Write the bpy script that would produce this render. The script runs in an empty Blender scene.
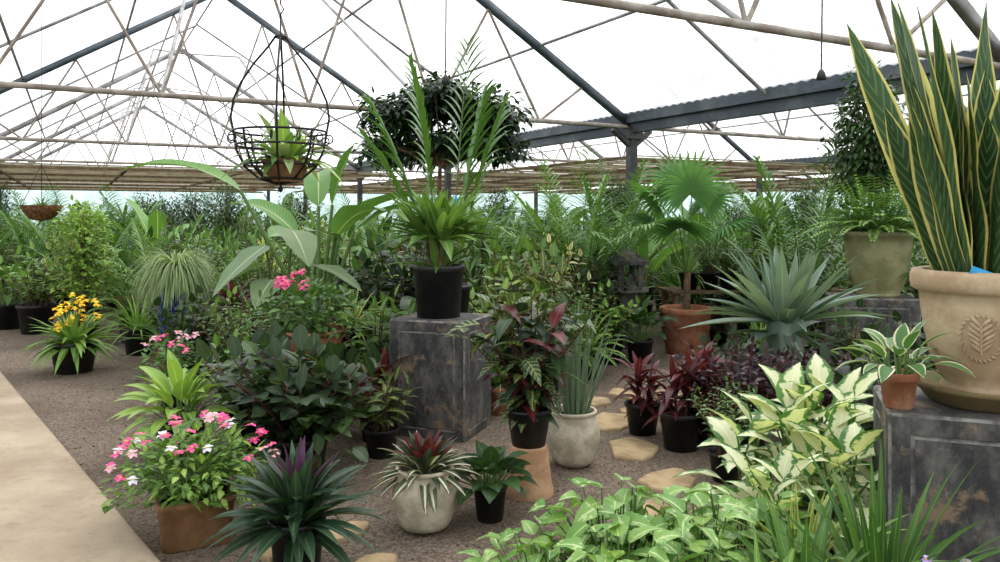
import bpy, math, random
from math import sin, cos, pi, sqrt, radians
from mathutils import Vector
R = random.Random(11)
SC = bpy.context.scene
COL = SC.collection

def S(r, g, b):
    f = lambda c: (c/255/12.92) if c/255 <= .04045 else ((c/255+.055)/1.055)**2.4
    return (f(r), f(g), f(b), 1.0)

# ------------------------------------------------------------ materials
MATS = {}
def newmat(name):
    m = bpy.data.materials.new(name); m.use_nodes = True
    nt = m.node_tree; nt.nodes.clear()
    out = nt.nodes.new('ShaderNodeOutputMaterial')
    MATS[name] = m
    return m, nt, out
def N(nt, t, **kw):
    n = nt.nodes.new(t)
    for k, v in kw.items(): setattr(n, k, v)
    return n
def mathn(nt, op, a, b=None, clamp=False):
    n = nt.nodes.new('ShaderNodeMath'); n.operation = op; n.use_clamp = clamp
    for i, v in enumerate((a, b)):
        if v is None: continue
        if hasattr(v, 'type') and not isinstance(v, (int, float)): nt.links.new(v, n.inputs[i])
        else: n.inputs[i].default_value = v
    return n.outputs[0]
def maprange(nt, v, a, b, c=0., d=1.):
    n = nt.nodes.new('ShaderNodeMapRange'); n.interpolation_type = 'SMOOTHSTEP'
    nt.links.new(v, n.inputs[0])
    for i, x in enumerate((a, b, c, d)): n.inputs[i+1].default_value = x
    return n.outputs[0]
def mixc(nt, f, a, b, bt='MIX'):
    n = nt.nodes.new('ShaderNodeMix'); n.data_type = 'RGBA'; n.blend_type = bt
    for idx, v in ((0, f), (6, a), (7, b)):
        if isinstance(v, (tuple, float, int)): n.inputs[idx].default_value = v
        else: nt.links.new(v, n.inputs[idx])
    return n.outputs[2]
def noise(nt, scale, detail=3., vec=None, rough=.5):
    n = nt.nodes.new('ShaderNodeTexNoise'); n.inputs['Scale'].default_value = scale
    n.inputs['Detail'].default_value = detail; n.inputs['Roughness'].default_value = rough
    if vec is not None: nt.links.new(vec, n.inputs['Vector'])
    return n.outputs['Fac']
def principled(nt, col, rough=.6, spec=.4, metal=0.):
    p = nt.nodes.new('ShaderNodeBsdfPrincipled')
    if isinstance(col, tuple): p.inputs['Base Color'].default_value = col
    else: nt.links.new(col, p.inputs['Base Color'])
    if isinstance(rough, (int, float)): p.inputs['Roughness'].default_value = rough
    else: nt.links.new(rough, p.inputs['Roughness'])
    p.inputs['Specular IOR Level'].default_value = spec
    p.inputs['Metallic'].default_value = metal
    return p
def bump(nt, h, strength, dist, p):
    b = nt.nodes.new('ShaderNodeBump'); b.inputs['Strength'].default_value = strength
    b.inputs['Distance'].default_value = dist
    nt.links.new(h, b.inputs['Height']); nt.links.new(b.outputs[0], p.inputs['Normal'])

LM = .88
def leafmat(name, c1, c2, mid=None, midw=.12, edge=None, edgew=.2, blotch=None, bl=(.5, .6), bscale=60.,
            center=None, cw=.5, veins=None, rough=.42, trans=.27, spec=.3, tip=None, vn=9., k=LM, var=1., desat=.1):
    m, nt, out = newmat(name)
    def dk(c):
        if c is None: return None
        c = (c[0]*k*1.06, c[1]*k, c[2]*k*.97); l = .3*c[0]+.6*c[1]+.1*c[2]
        return tuple(x*(1-desat)+l*desat for x in c)+(1.,)
    c1, c2, mid, edge, blotch, center, veins, tip = map(dk, (c1, c2, mid, edge, blotch, center, veins, tip))
    uv = N(nt, 'ShaderNodeUVMap'); sp = N(nt, 'ShaderNodeSeparateXYZ'); nt.links.new(uv.outputs[0], sp.inputs[0])
    u, v = sp.outputs[0], sp.outputs[1]
    d = mathn(nt, 'ABSOLUTE', mathn(nt, 'MULTIPLY', mathn(nt, 'SUBTRACT', u, .5), 2.))
    at = N(nt, 'ShaderNodeAttribute', attribute_name='rnd')
    geo = N(nt, 'ShaderNodeTexCoord')
    nz = noise(nt, 14., 3., geo.outputs['Object'])
    oi = N(nt, 'ShaderNodeObjectInfo')
    f = mathn(nt, 'ADD', mathn(nt, 'MULTIPLY', at.outputs['Fac'], .75), mathn(nt, 'MULTIPLY', nz, .3), True)
    col = mixc(nt, f, c1, c2)
    if center is not None:
        q = mathn(nt, 'ADD', d, mathn(nt, 'MULTIPLY', mathn(nt, 'SUBTRACT', noise(nt, bscale, 2., geo.outputs['Object']), .5), 1.3))
        col = mixc(nt, maprange(nt, q, cw-.1, cw+.1, 1., 0.), col, center)
    if blotch is not None:
        col = mixc(nt, maprange(nt, noise(nt, bscale, 2., geo.outputs['Object']), bl[0], bl[1]), col, blotch)
    if veins is not None:
        w = mathn(nt, 'SINE', mathn(nt, 'MULTIPLY', mathn(nt, 'SUBTRACT', v, mathn(nt, 'MULTIPLY', d, .16)), vn*2*pi))
        col = mixc(nt, maprange(nt, w, .35, .9), col, veins)
    if tip is not None:
        col = mixc(nt, maprange(nt, v, .6, 1.), col, tip)
    if edge is not None:
        q = mathn(nt, 'ADD', d, mathn(nt, 'MULTIPLY', mathn(nt, 'SUBTRACT', nz, .5), .25))
        col = mixc(nt, maprange(nt, q, 1-edgew-.06, 1-edgew+.06), col, edge)
    if mid is not None:
        col = mixc(nt, maprange(nt, d, midw*.5, midw*1.4, 1., 0.), col, mid)
    if var > 0:   # plant-to-plant variation: darker .. yellower
        col = mixc(nt, maprange(nt, oi.outputs['Random'], 0., .6, .4*var, 0.), col, mixc(nt, 1., col, (.5, .6, .55, 1), 'MULTIPLY'))
        col = mixc(nt, maprange(nt, oi.outputs['Random'], .5, 1., 0., .6*var), col, mixc(nt, 1., col, (1.4, 1.22, 1.1, 1), 'MULTIPLY'))
    p = principled(nt, col, rough, spec)
    t = N(nt, 'ShaderNodeBsdfTranslucent')
    tc = mixc(nt, 1., col, (1.25, 1.3, .65, 1) if var > 0 else (1.1, 1.1, 1.1, 1), 'MULTIPLY')
    nt.links.new(tc, t.inputs[0])
    mx = N(nt, 'ShaderNodeMixShader'); mx.inputs[0].default_value = trans
    nt.links.new(p.outputs[0], mx.inputs[1]); nt.links.new(t.outputs[0], mx.inputs[2])
    nt.links.new(mx.outputs[0], out.inputs[0])

G = S
leafmat('dark_leaf', G(30, 58, 26), G(68, 104, 50), mid=G(88, 118, 60), midw=.07)
leafmat('deep_leaf', G(20, 40, 24), G(48, 74, 42), mid=G(62, 84, 54), midw=.06, rough=.36, spec=.28)
leafmat('mid_leaf', G(50, 94, 32), G(102, 146, 60), mid=G(134, 168, 82), midw=.07)
leafmat('bright_leaf', G(82, 134, 38), G(142, 182, 74), mid=G(174, 202, 106), midw=.08)
leafmat('lime_leaf', G(92, 152, 52), G(146, 192, 92), mid=G(200, 222, 150), midw=.12, blotch=G(190, 216, 140), bl=(.55, .68), bscale=38., k=.78)
leafmat('palm_leaf', G(46, 96, 36), G(108, 154, 70), rough=.45)
leafmat('fan_leaf', G(46, 104, 44), G(102, 156, 78), rough=.45)
leafmat('fern_leaf', G(66, 120, 38), G(130, 172, 72))
leafmat('agave_leaf', G(86, 118, 100), G(140, 166, 146), mid=G(156, 180, 160), midw=.1, rough=.5, k=.76)
leafmat('banana_leaf', G(58, 112, 40), G(116, 164, 74), mid=G(176, 198, 130), midw=.05, veins=G(78, 134, 50), vn=22.)
leafmat('ear_leaf', G(70, 108, 68), G(112, 142, 102), mid=G(170, 190, 150), midw=.04, rough=.5)
leafmat('snake_leaf', G(34, 64, 34), G(60, 94, 50), veins=G(84, 120, 72), edge=G(216, 210, 110), edgew=.2, vn=13., rough=.42, trans=.1, k=.85, var=.2)
leafmat('spear_leaf', G(84, 110, 84), G(120, 142, 110), veins=G(96, 124, 96), vn=15., trans=.08, var=.3)
leafmat('dumbcane_leaf', G(64, 122, 48), G(96, 150, 66), center=G(226, 234, 188), cw=.66, bscale=26., mid=G(238, 242, 205), midw=.08, trans=.3, k=.82, var=.3)
leafmat('white_edge_leaf', G(66, 118, 54), G(104, 150, 80), edge=G(222, 226, 190), edgew=.25, var=.3)
leafmat('yellow_stripe_leaf', G(104, 144, 44), G(146, 176, 66), edge=G(218, 218, 128), edgew=.4)
leafmat('maroon_leaf', G(62, 20, 28), G(106, 42, 46), mid=G(140, 60, 66), midw=.08, rough=.36, var=.4)
leafmat('purple_leaf', G(42, 30, 40), G(76, 50, 62), rough=.4, var=.4)
leafmat('violet_leaf', G(66, 34, 68), G(92, 54, 92), rough=.4, var=.3)
leafmat('rhoeo_leaf', G(28, 54, 36), G(60, 90, 62), mid=G(88, 114, 86), midw=.12, rough=.34, var=.3)
leafmat('tricolor_leaf', G(48, 84, 52), G(80, 112, 74), mid=G(226, 220, 200), midw=.26, edge=G(120, 46, 58), edgew=.12, var=.2)
leafmat('croton_leaf', G(38, 68, 34), G(88, 116, 52), mid=G(186, 176, 90), midw=.1, blotch=G(168, 166, 84), bl=(.6, .68), bscale=50.)
leafmat('calathea_leaf', G(28, 54, 32), G(58, 86, 46), veins=G(140, 156, 100), mid=G(160, 172, 110), midw=.08, vn=7., var=.4)
leafmat('pale_varieg_leaf', G(120, 144, 84), G(166, 178, 118), edge=G(222, 218, 170), edgew=.35)
leafmat('grass_leaf', G(104, 140, 84), G(160, 184, 126), var=.5)
leafmat('pink_petal', G(214, 54, 128), G(246, 116, 180), trans=.3, k=.95, var=0., desat=0)
leafmat('palepink_petal', G(226, 160, 190), G(246, 206, 220), trans=.3, k=.9, var=0., desat=0)
leafmat('yellow_petal', G(236, 196, 20), G(252, 226, 60), trans=.3, k=.95, var=0., desat=0)
leafmat('white_petal', G(214, 212, 232), G(240, 238, 248), trans=.3, k=.9, var=0., desat=0)
leafmat('lilac_petal', G(150, 120, 200), G(200, 180, 232), trans=.3, k=.9, var=0., desat=0)

def simple(name, col, rough=.6, spec=.4, metal=0., col2=None, scale=8., bmp=0., bscale=60., thr=(.4, .65)):
    m, nt, out = newmat(name)
    c = col
    tc = N(nt, 'ShaderNodeTexCoord')
    if col2 is not None:
        c = mixc(nt, maprange(nt, noise(nt, scale, 5., tc.outputs['Object'], .65), thr[0], thr[1]), col, col2)
    p = principled(nt, c, rough, spec, metal)
    if bmp: bump(nt, noise(nt, bscale, 4., tc.outputs['Object']), bmp, .01, p)
    nt.links.new(p.outputs[0], out.inputs[0])
simple('stem_green', G(78, 104, 46), .5)
simple('stem_brown', G(76, 58, 40), .8, col2=G(110, 90, 66), scale=20)
simple('stem_maroon', G(86, 40, 42), .5)
simple('soil', G(40, 30, 22), .95, .1, col2=G(68, 52, 36), scale=60, bmp=.6)
simple('black_plastic', G(20, 20, 22), .45, .4, col2=G(42, 40, 38), scale=6)
simple('terracotta', G(134, 84, 60), .8, .2, col2=G(160, 116, 88), scale=7, bmp=.15)
simple('brown_clay', G(104, 76, 50), .8, .2, col2=G(134, 100, 70), scale=7, bmp=.15)
simple('pale_terracotta', G(156, 120, 90), .85, .2, col2=G(184, 150, 118), scale=6, bmp=.2)
simple('sand_pot', G(158, 134, 106), .75, .25, col2=G(186, 166, 136), scale=5, bmp=.15)
simple('cream_stone', G(160, 150, 130), .8, .25, col2=G(196, 186, 166), scale=9, bmp=.3)
simple('pebble', G(108, 98, 88), .9, .2, col2=G(150, 138, 124), scale=3)
simple('pebble_dark', G(80, 68, 58), .9, .2)
simple('olive_glaze', G(112, 112, 76), .35, .4, col2=G(142, 138, 100), scale=5)
simple('blue_glaze', G(36, 46, 130), .25, .5)
simple('mossy_clay', G(112, 92, 64), .85, .2, col2=G(82, 92, 56), scale=14, bmp=.3)
simple('steel_grey', G(150, 150, 148), .5, .4, .3, col2=G(112, 108, 104), scale=3)
simple('steel_dark', G(58, 66, 74), .5, .4, .3, col2=G(84, 90, 94), scale=2)
simple('rusty_tube', G(124, 112, 102), .7, .3, .1, col2=G(160, 152, 142), scale=4)
simple('wire_iron', G(30, 26, 24), .5, .5, .5)
simple('cable', G(40, 38, 36), .6)
simple('post_dark', G(44, 46, 46), .6, col2=G(70, 70, 66), scale=6)
simple('timber', G(92, 76, 56), .85, .2, col2=G(124, 104, 80), scale=8)
simple('coir', G(82, 56, 36), .95, .1, col2=G(114, 84, 56), scale=30, bmp=.8)
simple('blue_tag', G(40, 140, 190), .5)
simple('sandstone', G(170, 148, 114), .9, .15, col2=G(138, 118, 90), scale=5, bmp=.3, bscale=30)
simple('reed', G(172, 158, 130), .9, .2, col2=G(134, 120, 94), scale=5)

def mk_pedestal_mat():
    m, nt, out = newmat('weathered_concrete')
    tc = N(nt, 'ShaderNodeTexCoord'); mp = N(nt, 'ShaderNodeMapping'); mp.inputs['Scale'].default_value = (5, 5, 2.6)
    nt.links.new(tc.outputs['Object'], mp.inputs[0])
    a = noise(nt, 1.6, 8., mp.outputs[0], .75); b = noise(nt, 4., 7., tc.outputs['Object'], .72)
    n3 = noise(nt, 22., 6., tc.outputs['Object'], .7)
    c = mixc(nt, maprange(nt, a, .38, .7), G(42, 42, 43), G(98, 95, 91))
    c = mixc(nt, maprange(nt, b, .53, .62, 0., .8), c, G(128, 106, 84))
    c = mixc(nt, maprange(nt, n3, .6, .75, 0., .5), c, G(140, 134, 124))
    p = principled(nt, c, .68, .35); bump(nt, b, .4, .01, p)
    nt.links.new(p.outputs[0], out.inputs[0])
mk_pedestal_mat()
simple('worn_edge', G(124, 122, 116), .8, .2, col2=G(74, 73, 72), scale=12)

def mk_gravel():
    m, nt, out = newmat('gravel')
    tc = N(nt, 'ShaderNodeTexCoord')
    vo = N(nt, 'ShaderNodeTexVoronoi'); vo.inputs['Scale'].default_value = 75.
    nt.links.new(tc.outputs['Object'], vo.inputs['Vector'])
    vo2 = N(nt, 'ShaderNodeTexVoronoi'); vo2.inputs['Scale'].default_value = 150.
    nt.links.new(tc.outputs['Object'], vo2.inputs['Vector'])
    n1 = noise(nt, .9, 6., tc.outputs['Object'], .6); n2 = noise(nt, 25., 4., tc.outputs['Object'])
    sepc = N(nt, 'ShaderNodeSeparateColor'); nt.links.new(vo.outputs['Color'], sepc.inputs[0])
    c = mixc(nt, sepc.outputs[0], G(96, 84, 73), G(140, 126, 111))
    c = mixc(nt, maprange(nt, n1, .35, .68, 0., .65), c, G(88, 74, 61))
    c = mixc(nt, maprange(nt, n2, .5, .75, 0., .4), c, G(146, 132, 117))
    c = mixc(nt, maprange(nt, vo.outputs['Distance'], .4, .8, 0., .45), c, G(54, 46, 39))
    p = principled(nt, c, .92, .15)
    h = mathn(nt, 'SUBTRACT', 1., mathn(nt, 'ADD', vo.outputs['Distance'], mathn(nt, 'MULTIPLY', vo2.outputs['Distance'], .5)))
    bump(nt, h, .7, .01, p)
    nt.links.new(p.outputs[0], out.inputs[0])
mk_gravel()
def mk_path():
    m, nt, out = newmat('path_concrete')
    tc = N(nt, 'ShaderNodeTexCoord')
    c = mixc(nt, maprange(nt, noise(nt, 1.3, 6., tc.outputs['Object'], .65), .35, .7), G(142, 126, 105), G(168, 153, 131))
    c = mixc(nt, maprange(nt, noise(nt, 12., 6., tc.outputs['Object'], .7), .5, .75, 0., .5), c, G(124, 104, 85))
    c = mixc(nt, maprange(nt, noise(nt, 4., 8., tc.outputs['Object'], .75), .58, .7, 0., .35), c, G(110, 97, 82))
    p = principled(nt, c, .85, .25); bump(nt, noise(nt, 90., 4., tc.outputs['Object']), .3, .01, p)
    nt.links.new(p.outputs[0], out.inputs[0])
mk_path()
def mk_sheet(name, ca, cb, mixf, flip=False):
    m, nt, out = newmat(name)
    tc = N(nt, 'ShaderNodeTexCoord')
    mp = N(nt, 'ShaderNodeMapping'); mp.inputs['Scale'].default_value = (.25, 1.6, .25)
    nt.links.new(tc.outputs['Object'], mp.inputs[0])
    k = maprange(nt, noise(nt, 3., 5., mp.outputs[0]), .42, .72)
    c = mixc(nt, k, ca, cb)
    t = N(nt, 'ShaderNodeBsdfTransparent'); nt.links.new(c, t.inputs[0])
    tl = N(nt, 'ShaderNodeBsdfTranslucent'); nt.links.new(c, tl.inputs[0])
    mx = N(nt, 'ShaderNodeMixShader'); mx.inputs[0].default_value = mixf
    nt.links.new(t.outputs[0], mx.inputs[1]); nt.links.new(tl.outputs[0], mx.inputs[2])
    nt.links.new(mx.outputs[0], out.inputs[0])
mk_sheet('polycarbonate_sheet', (.96, .97, .99, 1), (.80, .82, .845, 1), .38)
mk_sheet('wall_film', (.52, .66, .64, 1), (.40, .54, .54, 1), .5)

# ------------------------------------------------------------ builder
class B:
    def __init__(s): s.V = []; s.F = []; s.UV = []; s.Rn = []; s.M = []; s.mats = []
    def m(s, name):
        if name not in s.mats: s.mats.append(name)
        return s.mats.index(name)
    def grid(s, rows, mat, rnd=.5, closed=False, uvs=True):
        mi = s.m(mat); n0 = len(s.V); nr = len(rows); nc = len(rows[0])
        for i, r in enumerate(rows):
            for j, p in enumerate(r):
                s.V.append(p); s.UV.append((j/(nc-1) if nc > 1 else .5, i/(nr-1))); s.Rn.append(rnd)
        cc = nc if closed else nc-1
        for i in range(nr-1):
            for j in range(cc):
                k = (j+1) % nc
                s.F.append((n0+i*nc+j, n0+i*nc+k, n0+(i+1)*nc+k, n0+(i+1)*nc+j)); s.M.append(mi)
    def poly(s, pts, mat):
        mi = s.m(mat); n0 = len(s.V)
        for p in pts: s.V.append(tuple(p)); s.UV.append((.5, .5)); s.Rn.append(.5)
        s.F.append(tuple(range(n0, n0+len(pts)))); s.M.append(mi)
    def box(s, c, sz, mat, ax=None):
        ax = ax or ((1, 0, 0), (0, 1, 0), (0, 0, 1)); mi = s.m(mat); n0 = len(s.V)
        for i in (-.5, .5):
            for j in (-.5, .5):
                for k in (-.5, .5):
                    s.V.append(tuple(c[q]+ax[0][q]*i*sz[0]+ax[1][q]*j*sz[1]+ax[2][q]*k*sz[2] for q in range(3)))
                    s.UV.append((.5, .5)); s.Rn.append(.5)
        for f in ((0, 1, 3, 2), (4, 6, 7, 5), (0, 4, 5, 1), (2, 3, 7, 6), (0, 2, 6, 4), (1, 5, 7, 3)):
            s.F.append(tuple(n0+q for q in f)); s.M.append(mi)
    def tube(s, pts, r, mat, seg=6, cap=False):
        rows = []; n = len(pts); P = [Vector(p) for p in pts]; ref = None
        for i in range(n):
            d = (P[min(i+1, n-1)]-P[max(i-1, 0)]).normalized()
            if ref is None:
                ref = d.cross(Vector((0, 0, 1)))
                if ref.length < .05: ref = d.cross(Vector((1, 0, 0)))
            x = (ref-d*ref.dot(d)).normalized(); ref = x; y = d.cross(x)
            rr = r[i] if isinstance(r, (list, tuple)) else r
            rows.append([tuple(P[i]+x*rr*cos(2*pi*j/seg)+y*rr*sin(2*pi*j/seg)) for j in range(seg)])
        s.grid(rows, mat, closed=True)
        if cap:
            s.poly(rows[0], mat); s.poly(rows[-1][::-1], mat)
    def lathe(s, prof, mat, seg=36, c=(0, 0, 0), square=False, rot=0):
        rows = []
        for r, z in prof:
            row = []
            for j in range(seg):
                a = 2*pi*j/seg; q = r
                if square:
                    p = 9.; q = r/((abs(cos(a))**p+abs(sin(a))**p)**(1/p))
                a += rot
                row.append((c[0]+q*cos(a), c[1]+q*sin(a), c[2]+z))
            rows.append(row)
        s.grid(rows, mat, closed=True)
    def mesh(s, name, smooth=True):
        me = bpy.data.meshes.new(name); me.from_pydata(s.V, [], s.F)
        for n in s.mats: me.materials.append(MATS[n])
        me.polygons.foreach_set('material_index', s.M)
        me.polygons.foreach_set('use_smooth', [smooth]*len(s.F))
        uv = me.uv_layers.new(name='UVMap')
        li = [0]*len(me.loops); me.loops.foreach_get('vertex_index', li)
        fl = []
        for i in li: fl.extend(s.UV[i])
        uv.data.foreach_set('uv', fl)
        at = me.attributes.new('rnd', 'FLOAT', 'POINT'); at.data.foreach_set('value', s.Rn)
        me.update(); return me
def put(name, me, loc=(0, 0, 0), rot=0., sc=1.):
    if isinstance(me, B): me = me.mesh(name)
    o = bpy.data.objects.new(name, me); COL.objects.link(o)
    o.location = loc; o.rotation_euler = (0, 0, rot)
    o.scale = (sc, sc, sc) if isinstance(sc, (int, float)) else sc
    return o

PROF = {
 'lance': lambda t: max(.06, sin(pi*t**.75)**.9) if t < 1 else 0.01,
 'ovate': lambda t: max(.05, sin(pi*t**.62)) if t < 1 else 0.01,
 'round': lambda t: max(.05, sin(pi*t**.8)**.6) if t < 1 else 0.02,
 'strap': lambda t: min(1, .45+2.2*t)*(1-t**4)+.01,
 'grass': lambda t: (1-t*t)*.98+.02,
 'paddle': lambda t: max(.05, sin(pi*t**.9)**.55) if t < 1 else .02,
 'sword': lambda t: (.55+.45*sin(pi*t*.9))*(1-t**6)+.01,
 'agave': lambda t: (.7+.5*sin(pi*t*.8))*(1-t**2.2)+.01,
 'heart': lambda t: (min(1, (t*5+.15))**.6)*(1-t**1.6)**.9+.01,
}
def nrm3(x, y, z):
    l = sqrt(x*x+y*y+z*z) or 1e-9
    return x/l, y/l, z/l
def leaf(b, base, d0, L, W, prof='lance', droop=.8, fold=.25, mat='mid_leaf', n=6, roll=0., side=None, wave=0., cols=3, rnd=None, twist=0.):
    pf = PROF[prof]; dx, dy, dz = nrm3(*d0)
    if side is None:
        sx, sy, sz = dy, -dx, 0.
        l = sqrt(sx*sx+sy*sy)
        if l < .02:
            a = R.uniform(0, 2*pi); sx, sy, l = cos(a), sin(a), 1.
        sx /= l; sy /= l
    else: sx, sy, sz = nrm3(*side)
    if roll:
        nx, ny, nz = sy*dz-sz*dy, sz*dx-sx*dz, sx*dy-sy*dx
        c, s_ = cos(roll), sin(roll)
        sx, sy, sz = sx*c+nx*s_, sy*c+ny*s_, sz*c+nz*s_
    px, py, pz = base; st = L/n; rows = []; ph = R.uniform(0, 6)
    for i in range(n+1):
        t = i/n
        nx, ny, nz = nrm3(sy*dz-sz*dy, sz*dx-sx*dz, sx*dy-sy*dx)
        if twist:
            c, s_ = cos(twist/n), sin(twist/n)
            sx, sy, sz = nrm3(sx*c+nx*s_, sy*c+ny*s_, sz*c+nz*s_)
            nx, ny, nz = nrm3(sy*dz-sz*dy, sz*dx-sx*dz, sx*dy-sy*dx)
        w = W*.5*pf(t); row = []
        for j in range(cols):
            c = -1+2*j/(cols-1); up = (abs(c)**1.3)*w*fold
            if wave: up += w*wave*sin(t*14+ph+(2 if c > 0 else 0))*abs(c)
            row.append((px+sx*c*w+nx*up, py+sy*c*w+ny*up, pz+sz*c*w+nz*up))
        rows.append(row)
        dx, dy, dz = nrm3(dx, dy, dz-droop/n)
        px += dx*st; py += dy*st; pz += dz*st
    b.grid(rows, mat, R.random() if rnd is None else rnd)
    return (px, py, pz)
GA = 2.39996
def sph(az, el): return (cos(az)*cos(el), sin(az)*cos(el), sin(el))
def rosette(b, c, n, L, W, e0, e1, droop, mat, prof='strap', fold=.3, seg=7, r0=.015, jit=.12, wave=0., cols=3, lj=.2):
    a0 = R.uniform(0, 6)
    for i in range(n):
        t = i/max(1, n-1); az = a0+i*GA+R.uniform(-.2, .2)
        el = radians(e0+(e1-e0)*t)+R.gauss(0, jit)
        el = min(el, 1.53)
        l = L*(1-lj*R.random())*(.7+.3*min(1, t*2.5+.2))
        leaf(b, (c[0]+cos(az)*r0, c[1]+sin(az)*r0, c[2]), sph(az, el), l, W*R.uniform(.85, 1.1), prof,
             droop*R.uniform(.7, 1.3), fold, mat if isinstance(mat, str) else mat(t), seg, R.uniform(-.25, .25), None, wave, cols)
def stems(b, c, ns, H, spread, nl, L, W, mat, stem='stem_green', prof='ovate', droop=.7, el=(10, 50), start=.25, fold=.2, seg=5,
          sr=.006, pet=.3, r0=.04, wave=0.):
    for k in range(ns):
        az = k*GA+R.uniform(-.4, .4); q = sqrt((k+.5)/ns)
        tx, ty = cos(az)*spread*q, sin(az)*spread*q; h = H*R.uniform(.7, 1.05)*(1-.3*q)
        bx, by = c[0]+cos(az)*r0*q, c[1]+sin(az)*r0*q
        P = lambda t: (bx+tx*(t**1.4), by+ty*(t**1.4), c[2]+h*t)
        b.tube([P(i/4) for i in range(5)], [sr*(1-.5*i/4) for i in range(5)], stem, 5)
        a0 = R.uniform(0, 6)
        for i in range(nl):
            t = start+(1-start)*(i+.5)/nl; a = a0+i*GA; p = P(t); e = radians(R.uniform(*el))*(.5+.5*t)
            if i == nl-1: e = radians(75)
            d = sph(a, e); pl = L*pet
            p2 = (p[0]+d[0]*pl, p[1]+d[1]*pl, p[2]+d[2]*pl)
            if pet > .05: b.tube([p, p2], max(.0015, sr*.4), stem, 3)
            m = mat if isinstance(mat, str) else mat(t)
            leaf(b, p2, d, L*R.uniform(.75, 1.1), W*R.uniform(.85, 1.1), prof, droop, fold, m, seg, R.uniform(-.35, .35), None, wave)
def cloud(b, c, rad, n, L, W, mat, prof='ovate', droop=.6, seg=4, shell=.55, fold=.2, up=.3, twigs=0, root=None, stem='stem_brown', tr=.006, zmin=None):
    for i in range(n):
        while 1:
            x, y, z = (R.uniform(-1, 1) for _ in range(3)); l = sqrt(x*x+y*y+z*z)
            if .05 < l <= 1: break
        k = (shell+(1-shell)*R.random())/l
        if R.random() < .25: k *= R.uniform(.3, .9)
        k *= 1+.13*sin(5*x/l+3*z/l+c[0]*9)+.1*sin(7*y/l+4*z/l)
        x *= k; y *= k; z *= k
        p = (c[0]+x*rad[0], c[1]+y*rad[1], c[2]+z*rad[2])
        if zmin and p[2] < zmin: continue
        d = (x+R.gauss(0, .5), y+R.gauss(0, .5), z*.5+up+R.gauss(0, .35))
        leaf(b, p, d, L*R.uniform(.7, 1.15), W*R.uniform(.8, 1.1), prof, droop, fold, mat if isinstance(mat, str) else mat(R.random()), seg, R.uniform(-.4, .4))
    if twigs:
        root = root or (c[0], c[1], c[2]-rad[2])
        for i in range(twigs):
            d = sph(R.uniform(0, 6.28), R.uniform(-.2, 1.3)); q = R.uniform(.6, .95)
            e = (c[0]+d[0]*rad[0]*q, c[1]+d[1]*rad[1]*q, c[2]+d[2]*rad[2]*q)
            mdp = tuple((root[j]*.45+e[j]*.55)+(0, 0, .06*rad[2])[j] for j in range(3))
            b.tube([root, mdp, e], [tr, tr*.7, tr*.3], stem, 4)
def frond(b, base, az, el, L, droop, n, ll, lw, mat='palm_leaf', stem='stem_green', start=.18, ang=55, vee=.35, sr=.007, ldroop=.5, seg=3):
    d = Vector(sph(az, el)); p = Vector(base); ns = 14; pts = [p.copy()]; ds = [d.copy()]
    for i in range(ns):
        d = (d+Vector((0, 0, -droop/ns*(.5+i/ns)))).normalized(); p = p+d*L/ns; pts.append(p.copy()); ds.append(d.copy())
    b.tube(pts, [sr*(1-.8*i/ns) for i in range(ns+1)], stem, 5)
    rn = R.random()
    side = Vector((sin(az), -cos(az), 0))
    for i in range(n):
        t = start+(1-start)*(i+.3)/n; f = t*ns; k = min(int(f), ns-1); q = pts[k].lerp(pts[k+1], f-k); dd = ds[k]
        up = side.cross(dd)
        prof = sin(pi*min(1, .12+.85*(t-start)/(1-start)))**.55
        a = radians(ang*(1-.45*t))
        for s_ in (-1, 1):
            dr = dd*cos(a)+side*s_*sin(a)+up*vee
            leaf(b, tuple(q), tuple(dr), ll*prof*R.uniform(.88, 1.08), lw, 'lance', ldroop*R.uniform(.7, 1.3), .3, mat, seg, rnd=min(1, max(0, rn*.7+R.uniform(0, .3))))
def fan(b, base, az, el, PL, Rr, mat='fan_leaf', n=30, arc=250, tilt=.35):
    d = Vector(sph(az, el)); p = Vector(base); pts = [p.copy()]
    for i in range(8):
        d = (d+Vector((0, 0, -.3/8))).normalized(); p = p+d*PL/8; pts.append(p.copy())
    b.tube(pts, [.011-.0006*i for i in range(9)], 'stem_green', 5)
    side = Vector((sin(az), -cos(az), 0)); fwd = (d+Vector((0, 0, -tilt))).normalized()
    rn = R.random()
    for i in range(n):
        a = radians(-arc/2+arc*i/(n-1)); dr = fwd*cos(a)+side*sin(a)
        perp = side*cos(a)-fwd*sin(a)
        leaf(b, tuple(p), tuple(dr+Vector((0, 0, .06))), Rr*(.75+.25*cos(a*.6))*R.uniform(.92, 1.05), Rr*.1, 'lance', .8, .6, mat, 6, side=tuple(perp), rnd=rn*.6+R.random()*.4)
def flower(b, p, r, mat, el=1.2):
    a0 = R.uniform(0, 6); tx, ty = R.uniform(-.5, .5), R.uniform(-.9, .2)
    for i in range(5):
        d = sph(a0+i*2*pi/5, R.uniform(.0, .4))
        leaf(b, p, (d[0], d[1], d[2]-d[0]*tx-d[1]*ty), r, r*.95, 'round', .5, .15, mat, 2)
    b.lathe([(r*.16, .0), (r*.14, r*.12), (0.0005, r*.16)], 'yellow_petal', 5, p)

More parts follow.
